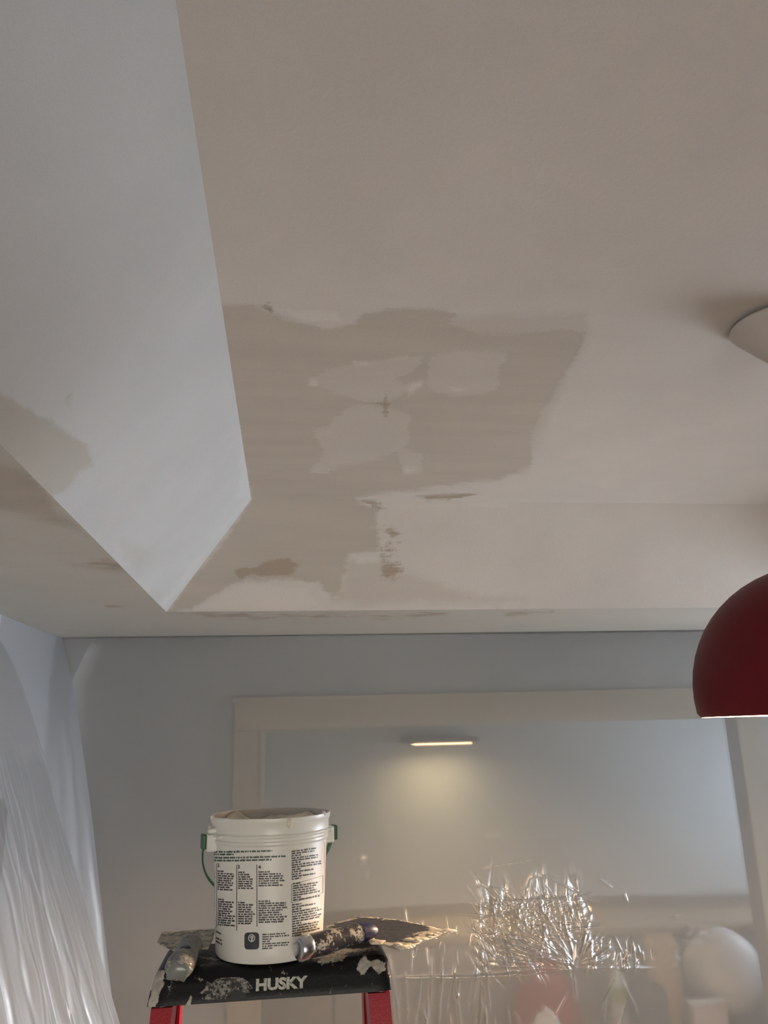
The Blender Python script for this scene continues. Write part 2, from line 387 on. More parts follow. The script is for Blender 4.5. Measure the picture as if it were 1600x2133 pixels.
# border ceiling: four flat strips
SOF = dict(mud=([[(-80, 930), (60, 965), (120, 1050), (190, 1120), (120, 1100), (-80, 1050)], [(90, 1160), (180, 1165), (280, 1175), (270, 1195), (150, 1190)]], []),
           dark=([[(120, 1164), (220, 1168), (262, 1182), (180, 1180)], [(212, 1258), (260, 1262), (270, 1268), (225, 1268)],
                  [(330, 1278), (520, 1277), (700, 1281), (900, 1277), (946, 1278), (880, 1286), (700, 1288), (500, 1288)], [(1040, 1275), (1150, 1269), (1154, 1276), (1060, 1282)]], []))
for nm, x0, x1, y0, y1, st in (('border_soffit', XW, XL, YF, YB, .02), ('border_soffit', XW, XR, YB, YW, .02), ('border_soffit', XTR, XR, YF, YB, .4), ('border_soffit', XL, XTR, YF, YTF, .4)):
    o = grid_mesh(nm, lattice(ramp(x0, x1, st), ramp(y0, y1, st), lambda x, y: x*0+ZL), M['soffit'], ceiling)
    paint(o, **(SOF if st < .1 else {}))
bm = bmesh.new(); add_box(bm, XW-.1, XR+.1, YF-.1, YW+1.6, 3.0, 3.06); build('roof_deck', bm, M['wall_r'], ceiling)

bm = bmesh.new(); add_box(bm, XW-.1, XR+.2, YF-.1, 5.5, -.08, 0); floor = structure(build('floor', bm, M['wood']))  # out of view, kept dark so the near ceiling stays dim
bm = bmesh.new(); add_box(bm, XW+.02, 3.4, .75, 4.02, .0005, .004); build('bounce_cloth', bm, M['floor'], floor)  # unseen cloth added to bounce light onto the farther ceiling
bm = bmesh.new(); add_box(bm, XW-.1, XW, YF, YW+.12, 0, 3.0); structure(build('wall_left', bm, M['wall']))
OX0, OX1, OZ = -.121, 2.46, 2.02
bm = bmesh.new()
for a in ((XW, OX0, YW, YW+.12, 0, 3.0), (OX1, XR+.12, YW, YW+.12, 0, 3.0), (OX0, OX1, YW, YW+.12, OZ, 3.0)): add_box(bm, *a)
bmesh.ops.remove_doubles(bm, verts=bm.verts[:], dist=1e-4)
structure(build('wall_back', bm, M['wall']))
WY0, WY1, WZ0, WZ1 = 1.8, 4.0, .8, 2.1
bm = bmesh.new()
for a in ((XR, XR+.12, YF, WY0, 0, 3.0), (XR, XR+.12, WY1, YW, 0, 3.0), (XR, XR+.12, WY0, WY1, 0, WZ0), (XR, XR+.12, WY0, WY1, WZ1, 3.0)): add_box(bm, *a)
bmesh.ops.remove_doubles(bm, verts=bm.verts[:], dist=1e-4)
structure(build('wall_right', bm, M['wall_r']))
bm = bmesh.new()
for a in ((XW-.1, -.6, YF-.12, YF, 0, 3.0), (1.2, XR+.12, YF-.12, YF, 0, 3.0), (-.6, 1.2, YF-.12, YF, 0, .75), (-.6, 1.2, YF-.12, YF, 2.05, 3.0)): add_box(bm, *a)
bmesh.ops.remove_doubles(bm, verts=bm.verts[:], dist=1e-4)
M['wall_f'] = simple('dark_unseen_wall', (.22, .21, .19), .7, var=.03, nscale=6)  # unseen wall toned dark to dim the ceiling near the camera
structure(build('wall_front', bm, M['wall_f']))
def window_frame(name, along, fixed, a0, a1, z0, z1):
    bm = bmesh.new(); t = .05
    def bx(p0, p1, q0, q1):
        if along == 'y': add_box(bm, fixed, fixed+.08, p0, p1, q0, q1, .006)
        else: add_box(bm, p0, p1, fixed, fixed+.08, q0, q1, .006)
    bx(a0, a0+t, z0, z1); bx(a1-t, a1, z0, z1); bx(a0+t, a1-t, z0, z0+t); bx(a0+t, a1-t, z1-t, z1); m = (a0+a1)/2; bx(m-.02, m+.02, z0+t, z1-t)
    structure(build(name, bm, M['trim']))
window_frame('window_1', 'y', XR+.02, WY0, WY1, WZ0, WZ1)
window_frame('window_2', 'x', YF-.10, -.6, 1.2, .75, 2.05)
# casing round the opening to the kitchen: three boards
CW = .147
for nm, a in (('trim_1', (OX0-CW, OX0, YW-.03, YW, 0, OZ)), ('trim_2', (OX1, OX1+CW, YW-.03, YW, 0, OZ)), ('trim_3', (OX0-CW, OX1+CW, YW-.036, YW, OZ, OZ+.158))):
    bm = bmesh.new(); add_box(bm, *a, .006)
    if nm == 'trim_3': add_box(bm, a[0]-.012, a[1]+.012, YW-.048, YW, OZ+.14, OZ+.165, .004)
    else:
        inner = a[1] if nm == 'trim_1' else a[0]
        add_box(bm, inner-.012, inner+.012, YW-.04, YW, 0, OZ, .004)
    structure(build(nm, bm, M['trim']))
# kitchen shell beyond the opening
YK = 5.36
bm = bmesh.new(); add_box(bm, XW, 3.7, YK, YK+.1, 0, 3.0); structure(build('wall_kitchen', bm, M['kwall']))
bm = bmesh.new(); add_box(bm, 3.6, 3.7, YW+.12, 4.4, 0, 3.0); add_box(bm, 3.6, 3.7, 5.1, YK, 0, 3.0); add_box(bm, 3.6, 3.7, 4.4, 5.1, 0, 1.0); add_box(bm, 3.6, 3.7, 4.4, 5.1, 2.0, 3.0)
bmesh.ops.remove_doubles(bm, verts=bm.verts[:], dist=1e-4)
structure(build('wall_kitchen_side', bm, M['kwall']))
bm = bmesh.new(); add_box(bm, XW-.1, XW, YW+.12, YK, 0, 3.0); structure(build('wall_kitchen_left', bm, M['kwall']))
bm = bmesh.new(); add_box(bm, XW, 3.6, YW+.12, YK, 2.6, 2.66); structure(build('ceiling_kitchen', bm, M['kwall']))

# ------------------------------------------------------------------ kitchen furniture
cz, cf = .855, 4.85
t = empty('kitchen_counter', (1.3, YK, 0), 'dull wooden kitchen counter along the wall beyond the opening, behind the clear sheet', 'counter')
def inv(o): o.matrix_parent_inverse = o.parent.matrix_basis.inverted(); return o
def at_world(o, root):           # child built in world coordinates
    o.parent = root; o.matrix_parent_inverse = Matrix.Translation(root.location).inverted() if tuple(root.rotation_euler) == (0, 0, 0) else root.matrix_basis.inverted(); return o
bm = bmesh.new(); add_box(bm, -.9, 3.2, cf, YK-.002, cz-.04, cz, .006); at_world(build('worktop', bm, M['counter']), t)
bm = bmesh.new(); add_box(bm, -.9, 3.2, cf+.05, YK-.002, .08, cz-.041); at_world(build('carcass', bm, M['cab']), t)
for k in range(7):
    x0 = -.88+k*.58
    bm = bmesh.new(); add_box(bm, x0, x0+.565, cf+.03, cf+.049, .12, cz-.06, .004); d = at_world(build('cabinet_door', bm, M['cab']), t)
    bm = bmesh.new(); add_tube(bm, [(x0+.5, cf+.028, .70), (x0+.5, cf+.012, .70), (x0+.5, cf+.012, .58), (x0+.5, cf+.028, .58)], .004, 8)
    h = build('handle', bm, M['chrome']); h.parent = d
bm = bmesh.new(); add_box(bm, -.9, 3.2, YK-.02, YK-.002, cz, cz+.07, .003); at_world(build('splashback_lip', bm, M['housing']), t)

lx0, lx1, lz = .745, 1.195, 1.905
t = empty('wall_lamp', (.97, YK, lz), 'slim bar lamp glowing warm on the kitchen wall behind the clear sheet', 'lamp')
bm = bmesh.new(); add_box(bm, lx0, lx1, YK-.34, YK-.002, lz+.012, lz+.045, .008); at_world(build('housing', bm, M['housing']), t)
bm = bmesh.new(); add_box(bm, lx0+.05, lx1-.05, YK-.335, YK-.20, lz+.004, lz+.012, .002); at_world(build('diffuser', bm, M['glow']), t)
area('wall_lamp_light', (.95, YK-.30, lz-.01), (.95, YK-.25, 0), .38, .10, 1.75, (1, .78, .44), 160)

# low trolley with clutter in front of the counter, seen blurred through the sheet
tz = .44
t = empty('trolley', (1.85, 4.57, 0), 'low grey trolley holding clutter in the kitchen opening', 'trolley')
bm = bmesh.new(); add_box(bm, 1.0, 2.44, 4.33, 4.82, tz-.03, tz, .005); at_world(build('shelf_top', bm, M['housing']), t)
bm = bmesh.new(); add_box(bm, 1.02, 2.42, 4.35, 4.80, .12, .14, .004); at_world(build('shelf_bottom', bm, M['housing']), t)
for x in (1.03, 2.41):
    for y in (4.36, 4.79):
        bm = bmesh.new(); add_tube(bm, [(x, y, 0), (x, y, tz-.03)], .014, 10); at_world(build('leg', bm, M['housing']), t)

def at_px(x, y, Y): return aty(x, y, Y)
M['pw'] = simple('white_plastic', (.80, .78, .77), .4, var=.03)
M['pk'] = simple('pinkish_card', (.70, .60, .58), .6, var=.05)
M['tan'] = simple('tan_paper', (.58, .43, .26), .7, var=.06)
M['redc'] = simple('red_cloth', (.36, .06, .07), .8, var=.15, nscale=20)
M['grn'] = simple('yellow_green_plastic', (.34, .42, .16), .5)
M['paleb'] = simple('pale_bottle', (.62, .62, .56), .4)
M['dk'] = simple('dark_grey_plastic', (.09, .09, .09), .5)
# white rounded bin lying with its dark mouth turned to the room
c = at_px(1490, 2062, 4.62)
t = empty('white_bin', (c[0], 4.68, tz), 'white rounded bin with dark mouth, rightmost in the clutter behind the sheet', 'bin')
bm = bmesh.new(); R0 = .215
add_lathe(bm, [(.0, .24), (.10, .235), (.17, .20), (.205, .14), (.215, .06), (.205, -.01), (.19, -.035), (.165, -.04), (.14, -.03), (.125, .0), (.12, .06), (.08, .10), (0, .11)], 40)
o = build('shell', bm, M['pw'], t, 60); o.rotation_euler = (math.radians(68), 0, math.radians(14)); o.location = (0, -.02, .212)
bm = bmesh.new(); add_lathe(bm, [(.0, .05), (.118, .045), (.118, .055), (0, .062)], 32)
o2 = build('mouth', bm, M['dk'], t); o2.rotation_euler = o.rotation_euler; o2.location = o.location
c = at_px(1474, 2100, 4.36)
def box_thing(name, label, cat, x, y, w, d, h, mat, rz=0, z=tz, lid=None):
    t = empty(name, (x, y, z), label, cat, rz=rz)
    bm = bmesh.new(); add_box(bm, -w/2, w/2, -d/2, d/2, 0, h, .006); build('body', bm, mat, t)
    bm = bmesh.new(); add_box(bm, -w/2-.003, w/2+.003, -d/2-.003, d/2+.003, h+.0005, h+.02, .004); build('lid', bm, lid or mat, t)
    return t
# (box stands in front of the bin on the trolley's edge)
c = at_px(1370, 1992, 4.55)
t = empty('paper_bag', (c[0], 4.58, tz), 'tan upright paper bag just left of the white bin, behind the clear sheet', 'bag')
bm = bmesh.new(); zt = at_px(1370, 1942, 4.58)[2]-tz
for k in range(2): pass
add_box(bm, -.088, .088, -.05, .05, 0, zt-.02, .02)
build('bag_body', bm, M['tan'], t, 40)
bm = bmesh.new(); add_box(bm, -.075, .075, -.012, .012, zt-.03, zt, .004); build('folded_top', bm, M['tan'], t)
c = at_px(1273, 2020, 4.5)
t = empty('bottle', (c[0], 4.5, tz), 'pale bottle with yellow-green band left of the tan bag, behind the sheet', 'bottle')
zt = at_px(1273, 1985, 4.5)[2]-tz
bm = bmesh.new(); add_lathe(bm, [(0, 0), (.042, 0), (.045, .01), (.045, zt*.62), (.035, zt*.75), (.016, zt*.85), (.016, zt*.92), (0, zt*.92)], 28); build('bottle_body', bm, M['paleb'], t, 40)
bm = bmesh.new(); add_lathe(bm, [(.0455, zt*.42), (.0465, zt*.42), (.0465, zt*.61), (.0455, zt*.61)], 28, closed=True); build('band', bm, M['grn'], t, 40)
bm = bmesh.new(); add_lathe(bm, [(0, zt*.9), (.019, zt*.9), (.019, zt), (0, zt)], 20); build('cap', bm, M['paleb'], t, 40)
c = at_px(1130, 2050, 4.5)
def heap(name, label, cat, cx, cy, z, rx, ry, h, mat, seed, peak=1.6):
    n = 36; P = np.zeros((n, n, 3))
    for i in range(n):
        for j in range(n):
            a, r = 2*math.pi*j/(n-1), i/(n-1)
            x, y = rx*r*_c(a), ry*r*_s(a)
            w = mnoise.noise((x*14+seed, y*14, seed))*.22 + mnoise.noise((x*40, y*40, seed*2.))*.07
            P[i, j] = (x, y, max(.002, h*(max(0, 1-r**peak))*(1+w)))
    P[:, -1] = P[:, 0]
    o = grid_mesh(name, P, mat); o.location = (cx, cy, z); s = o.modifiers.new('thickness', 'SOLIDIFY'); s.thickness = .003
    return tag(o, label, cat)
heap('red_cloth', 'crumpled dull red cloth left of the bottle, behind the wrinkled sheet', 'cloth', c[0]+.03, 4.64, tz, .20, .13, at_px(1130, 2008, 4.55)[2]-tz, M['redc'], 3.1, 3.0)
c = at_px(1130, 2090, 4.4)
heap('white_cloth', 'white peaked cloth in front of the red cloth, behind the clear sheet', 'cloth', c[0], 4.41, tz, .13, .06, at_px(1130, 2082, 4.4)[2]-tz, M['pw'], 8.3, 1.2)
c = at_px(1462, 2078, 4.38)
box_thing('white_carton', 'small pinkish white carton standing before the white bin', 'carton', c[0], 4.375, .20, .07, c[2]-tz-.02, M['pk'], .1, tz, M['pw'])
c = at_px(1345, 2060, 4.4)
box_thing('dark_box', 'dark grey box in front of the tan bag, behind the sheet', 'box', c[0], 4.42, .16, .12, c[2]-tz, M['dk'], -.1)

# ------------------------------------------------------------------ plastic sheeting
rng = np.random.default_rng(7)
YS = 4.105
def wr(x0, y0, x1, y1, w, a): # wrinkle given by two points of the sheet
    p, q = aty(x0, y0, YS-.03), aty(x1, y1, YS-.03); return (p[0], p[2], q[0], q[2], w, a)
W = []
def fan(cx, cy, ang0, ang1, r0, r1, n, w, a):
    for _ in range(n):
        an = math.radians(rng.uniform(ang0, ang1)); s = rng.uniform(r0, (r0+r1)/2); e = rng.uniform((r0+r1)/2, r1)
        W.append(wr(cx+s*_c(an), cy-s*_s(an), cx+e*_c(an), cy-e*_s(an), w*rng.uniform(.6, 1.4), a*rng.uniform(.5, 1.3)))
def patch(x0, x1, y0, y1, n, lmin, lmax, ang0, ang1, w, a):
    for _ in range(n):
        x, y = rng.uniform(x0, x1), rng.uniform(y0, y1); an = math.radians(rng.uniform(ang0, ang1)); l = rng.uniform(lmin, lmax)/2
        W.append(wr(x-l*_c(an), y+l*_s(an), x+l*_c(an), y-l*_s(an), w*rng.uniform(.6, 1.5), a*rng.uniform(.4, 1.2)*rng.choice([1, 1, -1])))
patch(985, 1215, 1860, 1945, 110, 14, 80, 72, 128, .0036, .0034); patch(1000, 1215, 1850, 1990, 26, 60, 150, 60, 135, .010, .0050)     # upright creases of the bright cluster
patch(1000, 1225, 1865, 1960, 44, 24, 130, -14, 24, .0036, .0032)
patch(985, 1180, 1930, 2015, 44, 24, 110, 100, 150, .0050, .0045)
fan(1193, 2006, 115, 182, 10, 210, 54, .0046, .0046)                   # creases gathered at the knot
fan(1193, 2006, 0, 75, 10, 90, 26, .0045, .0042)
patch(1215, 1350, 1965, 2008, 44, 14, 44, 65, 115, .0045, .004)
patch(830, 1000, 1905, 2000, 20, 10, 50, 70, 110, .0036, .0026)
patch(815, 1010, 2020, 2140, 26, 40, 150, 80, 102, .0055, .0045)
patch(1010, 1360, 2030, 2140, 9, 30, 90, 60, 120, .006, .003)
patch(1320, 1480, 1940, 2010, 7, 14, 36, 70, 110, .005, .005)
for l in ((1010, 1811, 1060, 1801), (1055, 1803, 1115, 1791), (1088, 1743, 1166, 1740), (1012, 1745, 1050, 1744), (1254, 1832, 1281, 1852), (1306, 1860, 1312, 1882), (1413, 1918, 1417, 1908),
          (992, 1846, 1060, 1855), (1110, 1826, 1172, 1829), (1150, 1830, 1216, 1866), (1030, 1880, 1125, 1874), (1125, 1874, 1206, 1872), (755, 1778, 768, 1830), (950, 2060, 944, 2068), (951, 2024, 946, 2070)):
    W.append(wr(*l, .004, .0045))
W.append(wr(1190, 2004, 1085, 1956, .009, .008)); W.append(wr(1188, 2000, 1048, 1968, .009, .008)); W.append(wr(1190, 2000, 1120, 1925, .009, .008)); W.append(wr(1186, 2008, 990, 2000, .009, .008)); W.append(wr(1192, 1998, 1168, 1910, .009, .008)); W.append(wr(1180, 2012, 900, 2032, .009, .008)); SEAM = [wr(822, 2028, 1000, 2024, .006, .006), wr(1000, 2024, 1185, 2013, .006, .007), wr(1195, 2010, 1360, 2016, .006, .005)]
W += SEAM
NW = len(W); patch(420, 800, 1360, 2100, 12, 120, 420, 84, 96, .04, .0022); patch(560, 1560, 1560, 1800, 8, 80, 260, -6, 6, .03, .0014)

p0, p1 = aty(800, 1700, YS), aty(1480, 2133, YS)
xs = np.concatenate([ramp(-1.06, .40, .022)[:-1], ramp(.40, .60, .0036)[:-1], ramp(.60, 1.42, .0024)[:-1], ramp(1.42, 1.80, .0036)[:-1], ramp(1.80, 3.15, .02)])
zs = np.concatenate([ramp(.012, .60, .05)[:-1], ramp(.60, .80, .0036)[:-1], ramp(.80, 1.26, .0024)[:-1], ramp(1.26, 1.46, .0036)[:-1], ramp(1.46, 2.487, .02)])
X, Z = np.meshgrid(xs, zs, indexing='ij')
D = .012*np.sin(X*2.3+.6)*np.sin(Z*1.7)
D += .10*(1/(1+np.exp(-(X-.15)/.18)))*(1/(1+np.exp((X-1.75)/.15)))*(1/(1+np.exp((Z-1.08)/.075)))      # the sheet bellies out low down
D -= .02*np.exp(-((X-1.26)/.10)**2-((Z-.90)/.05)**2)
CR = np.zeros_like(X)
for wi, (x0, z0, x1, z1, w, a) in enumerate(W):
    dx, dz = x1-x0, z1-z0; L = math.hypot(dx, dz)+1e-6
    m = (X > min(x0, x1)-7*w-.02) & (X < max(x0, x1)+7*w+.02) & (Z > min(z0, z1)-7*w-.02) & (Z < max(z0, z1)+7*w+.02)
    if not m.any(): continue
    xx, zz = X[m]-x0, Z[m]-z0; u = (xx*dx+zz*dz)/L; v = (xx*dz-zz*dx)/L + .18*w*np.sin(u*45+x0*50)
    e = np.clip(np.minimum(u, L-u)/(L*.25+.004)+.25, 0, 1)
    D[m] += a*e*(np.exp(-(v/w)**2) if wi >= NW else .55*np.exp(-(v/w)**2)+.75*np.exp(-np.abs(v)/(w*1.7)))
    if wi < NW: CR[m] = np.maximum(CR[m], e*np.exp(-(v/(w*1.5))**2))
# left edge of the sheet peels off the corner: fold the outline back
edge_x = np.interp(Z, [0, 2.0, 2.27, 2.487], [-1.04, -1.05, -1.058, -.975])
k = np.clip((X-xs[0])/(0-xs[0]), 0, 1)
Xs = np.where(X < 0, edge_x*(1-k)+0*k, X)
D = D*np.clip((2.487-Z)/.08, 0, 1) + .035*np.exp(-((Xs-edge_x)/.03)**2)*np.clip((Z-1.2)/1.0, 0, 1)*np.clip((2.487-Z)/.05, 0, 1)
sheet = grid_mesh('plastic_sheet', np.stack([Xs, YS-D, Z], -1), M['film_back'])
cl = aty(1120, 1945, YS-.05); CR = np.maximum(CR, .55*np.exp(-((X-cl[0])/.32)**2-((Z-cl[2])/.16)**2))
set_attr(sheet, 'crease', CR.reshape(-1))
tag(sheet, 'large clear plastic sheet with shiny wrinkles hung across the back wall opening', 'plastic sheet')
bm = bmesh.new(); c = aty(1193, 2004, YS-.16); e = aty(1200, 1966, YS-.16)
add_tube(bm, [c, c+(e-c)*.35+np.array([.003, 0, 0]), c+(e-c)*.7, e], [(.007, .004), (.010, .005), (.006, .004), .001], 8)
o = build('gathered_tuft', bm, M['tape'], sheet, 60)

def hang(name, mat, edge_px, edge_Y, top, foot, nu, nv, streaks, amp, label, seed, lean=1.0):
    """sheet between the wall line 'top'..'foot' (far-from-view side) and a free edge whose outline is known"""
    E = np.array([aty(x, y, Y) for (x, y), Y in zip(edge_px, edge_Y)])
    zz = E[:, 2]; v = np.linspace(0, 1, nv)
    zc = zz[0] + (.015-zz[0])*v
    low = E[-1] + (E[-1]-E[-3])/(E[-1][2]-E[-3][2])*(.015-E[-1][2])
    E = np.vstack([E, low]); order = np.argsort(E[:, 2])
    ex, ey = np.interp(zc, E[order, 2], E[order, 0]), np.interp(zc, E[order, 2], E[order, 1])
    T, Fo = np.array(top, float), np.array(foot, float)
    nx, ny = T[0]+(Fo[0]-T[0])*v, T[1]+(Fo[1]-T[1])*v
    ztop = np.linspace(T[2], zz[0], nu)
    P = np.zeros((nu, nv, 3)); r = np.random.default_rng(seed)
    u = np.linspace(0, 1, nu)
    H = np.zeros((nu, nv)); uu, vv = np.meshgrid(u, v, indexing='ij')
    for _ in range(streaks):
        uc, w, a = r.uniform(0, 1), (.0016*(12**r.uniform(0, 1)) if seed > 9 else r.uniform(.01, .03)), amp*r.uniform(.2, 1.2)*r.choice([1, 1, -1])
        v0, v1 = sorted(r.uniform(0, 1, 2)**.7); v1 = min(1, max(v1, v0+.06)); sl = r.uniform(-.10, .16)*lean
        cen = uc + sl*(vv-v0) + .006*np.sin(vv*r.uniform(20, 60)+uc*9)
        env = np.clip(np.minimum(vv-v0, v1-vv)/.08, 0, 1)
        H += a*env*np.exp(-((uu-cen)/w)**2)*min(1, w/.010)
    for i in range(nu):
        P[i, :, 0] = nx+(ex-nx)*u[i]; P[i, :, 1] = ny+(ey-ny)*u[i]; P[i, :, 2] = ztop[i]+(.015-ztop[i])*v
    nrm = np.array([.8, -.5, .25]); P += H[..., None]*nrm*np.clip(vv/.03, 0, 1)[..., None]
    o = grid_mesh(name, P, mat)
    # window light up top and edge highlight put into the haze; creases gather more film
    top_light = np.clip((P[..., 2]-1.86-.05*np.sin(uu*9)-.02*np.sin(uu*41))/.06, 0, 1)*.9
    set_attr(o, 'lit_crease_haze', np.clip(top_light+np.clip(np.abs(H)/amp*.5, 0, .55)+np.clip((uu-.985)/.015, 0, 1)*.4, 0, 1).reshape(-1))
    return tag(o, label, 'plastic sheet')
# sheet in the corner, flush with the left wall on one side
hang('plastic_sheet', M['film_corner'], [(128, 1327), (140, 1372), (152, 1425), (165, 1510), (178, 1600), (190, 1690), (200, 1775), (207, 1845)],
     [4.09, 4.07, 4.06, 4.05, 4.045, 4.04, 4.035, 4.03], (XW+.012, 3.30, 2.494), (XW+.02, 3.28, 0), 60, 110, 18, .003,
     'grey plastic sheet hanging in the room corner, behind the pale creased sheet at left', 5)
hang('plastic_sheet', M['film_left'], [(0, 1332), (22, 1370), (45, 1425), (70, 1500), (95, 1585), (115, 1660), (140, 1750), (170, 1855), (205, 1975), (230, 2065), (250, 2133)],
     [3.32, 3.31, 3.30, 3.28, 3.26, 3.24, 3.22, 3.20, 3.17, 3.15, 3.14], (XW+.015, 1.7, 2.49), (-.78, 1.5, 0), 700, 420, 300, .0036,
     'pale creased plastic sheet slanting out from the left wall', 11)

t = empty('tall_cabinet', (XW+.085, 2.85, 0), 'dim brown tall cabinet against the left wall, veiled by the pale creased sheet', 'cabinet')
M['brown'] = simple('dull_brown_cabinet', (.16, .13, .13), .5)
bm = bmesh.new(); add_box(bm, XW+.002, XW+.15, 2.40, 3.14, 0, 1.80, .004); at_world(build('carcass', bm, M['brown']), t)
for y0 in (2.40, 2.77):
    bm = bmesh.new(); add_box(bm, XW+.151, XW+.165, y0, y0+.37, .06, 1.77, .003); at_world(build('cabinet_door', bm, M['brown']), t)

# ------------------------------------------------------------------ pendant lamp
LX, LY, LZ = 1.105, 1.505, 2.010
t = empty('pendant_lamp', (LX, LY, ZH), 'dark red dome pendant lamp with glowing rim hanging at right from a white canopy', 'lamp')
bm = bmesh.new(); RD = .262; prof = [(.253, .0)]
for k in range(0, 15): a = math.radians(-8+k*6.6); prof.append((RD*_c(a), .045+RD*_s(a)))
prof += [(.03, .045+RD*.995), (.03, .335), (.022, .345), (.022, .38), (0, .38)]
add_lathe(bm, prof, 72, (LX, LY, LZ)); at_world(build('shade', bm, M['red_shade'], None, 40), t)
bm = bmesh.new(); prof = [(.2535, -.0005), (.2505, -.0005), (.2485, .006)]
for k in range(0, 14): a = math.radians(-6+k*6.6); prof.append(((RD-.005)*_c(a)-.001, .045+(RD-.006)*_s(a)))
prof.append((0, .045+RD-.008))
add_lathe(bm, prof, 72, (LX, LY, LZ)); at_world(build('shade_lining', bm, M['shade_in'], None, 60), t)
bm = bmesh.new(); add_lathe(bm, [(0, .085), (.022, .09), (.03, .11), (.026, .14), (.015, .16), (.014, .20), (0, .20)], 24, (LX, LY, LZ)); at_world(build('bulb', bm, M['bulb'], None, 60), t)
bm = bmesh.new(); add_tube(bm, [(LX, LY, LZ+.37), (LX, LY, ZH-.06)], .004, 8); at_world(build('cord', bm, M['cord']), t)
bm = bmesh.new(); add_lathe(bm, [(0, -.001), (.085, -.001), (.085, -.008), (.103, -.009), (.1045, -.013), (.102, -.018), (.040, -.088), (.012, -.106), (0, -.107)], 64, (LX+.012, LY-.03, ZH)); at_world(build('canopy', bm, M['canopy'], None, 30), t)
pl = bpy.data.lights.new('pendant_bulb_light', 'POINT'); pl.energy = 80; pl.color = (1, .68, .40); pl.shadow_soft_size = .03
po = bpy.data.objects.new('pendant_bulb_light', pl); COL.objects.link(po); po.location = (LX, LY, LZ+.065)

# ------------------------------------------------------------------ stepladder
CT, CF, CB, CX0, CX1 = 1.72, 1.118, 1.240, -.160, .137
lad = empty('stepladder', (0, 1.18, 0), 'red fibreglass stepladder with compound-smeared black top cap under the tub', 'ladder')
bm = bmesh.new()
# cap as a fine grid wrapped over its profile so that smears can be baked on it
prof = [(1.099, 1.6835), (1.100, 1.689), (1.106, 1.707), (1.112, 1.716), (1.119, 1.720), (1.15, 1.7202), (1.19, 1.7202), (1.228, 1.7200), (1.238, 1.716), (1.245, 1.705), (1.252, 1.677)]
pr = []
for (a, b), (c2, d2) in zip(prof, prof[1:]):
    n = max(2, int(math.hypot(c2-a, d2-b)/.0035))
    pr += [(a+(c2-a)*k/n, b+(d2-b)*k/n) for k in range(n)]
pr.append(prof[-1])
nx = 90; P = np.zeros((nx, len(pr), 3))
for i in range(nx):
    s = i/(nx-1)
    for j, (y, z) in enumerate(pr):
        fl = max(0, (1.72-z))*.17           # ends flare a little downwards
        x0, x1 = CX0-fl-.001, CX1-.004+fl*.3
        x = x0+(x1-x0)*s
        e = min(s, 1-s)*(x1-x0)             # rounded ends
        dz = -.006*max(0, 1-e/.012)**2
        P[i, j] = (x, y+(1.175-y)*.05*max(0, 1-e/.02)**2, z+dz*(z > 1.70))
cap = grid_mesh('top_cap', P, M['cap'])
me = cap.data; b2 = bmesh.new(); b2.from_mesh(me)
b2.verts.ensure_lookup_table(); m_ = len(pr)
b2.faces.new([b2.verts[j] for j in range(m_)]); b2.faces.new([b2.verts[(nx-1)*m_+j] for j in range(m_)][::-1])
bmesh.ops.recalc_face_normals(b2, faces=b2.faces[:]); b2.to_mesh(me); b2.free()
v = verts_of(cap); q = project(v)
s = np.full(len(q), -.06)
def blob(polys, gain, lim=.5):
    global s
    for p in polys: s = np.maximum(s, np.clip(sdf(q, p)*gain, -1, lim))
blob([[(316, 2045), (322, 2018), (345, 2020), (342, 2050), (330, 2085), (322, 2100), (306, 2100)], [(385, 2095), (400, 2062), (404, 2066), (398, 2098)]], .09)
blob([[(640, 2000), (690, 1984), (730, 1980), (730, 1992), (712, 2004), (670, 2014)], [(690, 1975), (790, 1960), (790, 1985), (690, 1996)]], .02, .28)
blob([[(742, 2018), (748, 1998), (760, 1988), (768, 2000), (786, 1996), (806, 2002), (806, 2026), (790, 2030), (770, 2016), (758, 2038)]], .06)
blob([[(686, 2058), (694, 2048), (698, 2056), (692, 2075), (680, 2076)], [(757, 2044), (761, 2058), (765, 2066), (760, 2066)], [(712, 2046), (724, 2052), (722, 2056)], [(636, 2050), (641, 2070), (637, 2070)]], .08, .35)
blob([[(405, 1985), (450, 1985), (460, 2006), (412, 2008)], [(350, 1985), (380, 1970), (400, 1985), (370, 2005)]], .02, .16)
blob([[(405, 2040), (420, 2028), (440, 2030), (436, 2066), (405, 2072)], [(330, 2024), (380, 2050), (370, 2096), (345, 2080)]], .006, .06)
blob([[(462, 2083), (660, 2072), (660, 2076), (462, 2087)]], .1, .3)
set_attr(cap, 'mud', s)
at_world(cap, lad)
# lettering on the front face of the cap
def face_pt(x, up):    # point on the sloped front face at height 'up' above its lower edge
    k = up/.036; return Vector((x, 1.0997+.007*k, 1.687+.0215*k))
tm = text_mesh('HUSKY', .024, .0006, .0, .00115)
vv = np.empty(len(tm.vertices)*3); tm.vertices.foreach_get('co', vv); vv = vv.reshape(-1, 3)
x0w, x1w = aty(533, 2072, 1.105)[0], aty(641, 2066, 1.105)[0]
sx = (x1w-x0w)/(vv[:, 0].max()-vv[:, 0].min()); vmin = vv[:, 1].min(); vh = vv[:, 1].max()-vmin
for i, vert in enumerate(tm.vertices):
    x, y, z = vv[i]; kx = x0w+(x-vv[:, 0].min())*sx
    p = face_pt(kx, .0090+(y-vmin)/vh*.0215); n = Vector((0, -.957, .29)); vert.co = p + n*(.0002+z*1.0)
o = link('lettering', tm, M['letters']); at_world(o, lad); o['label'] = 'pale worn raised lettering'
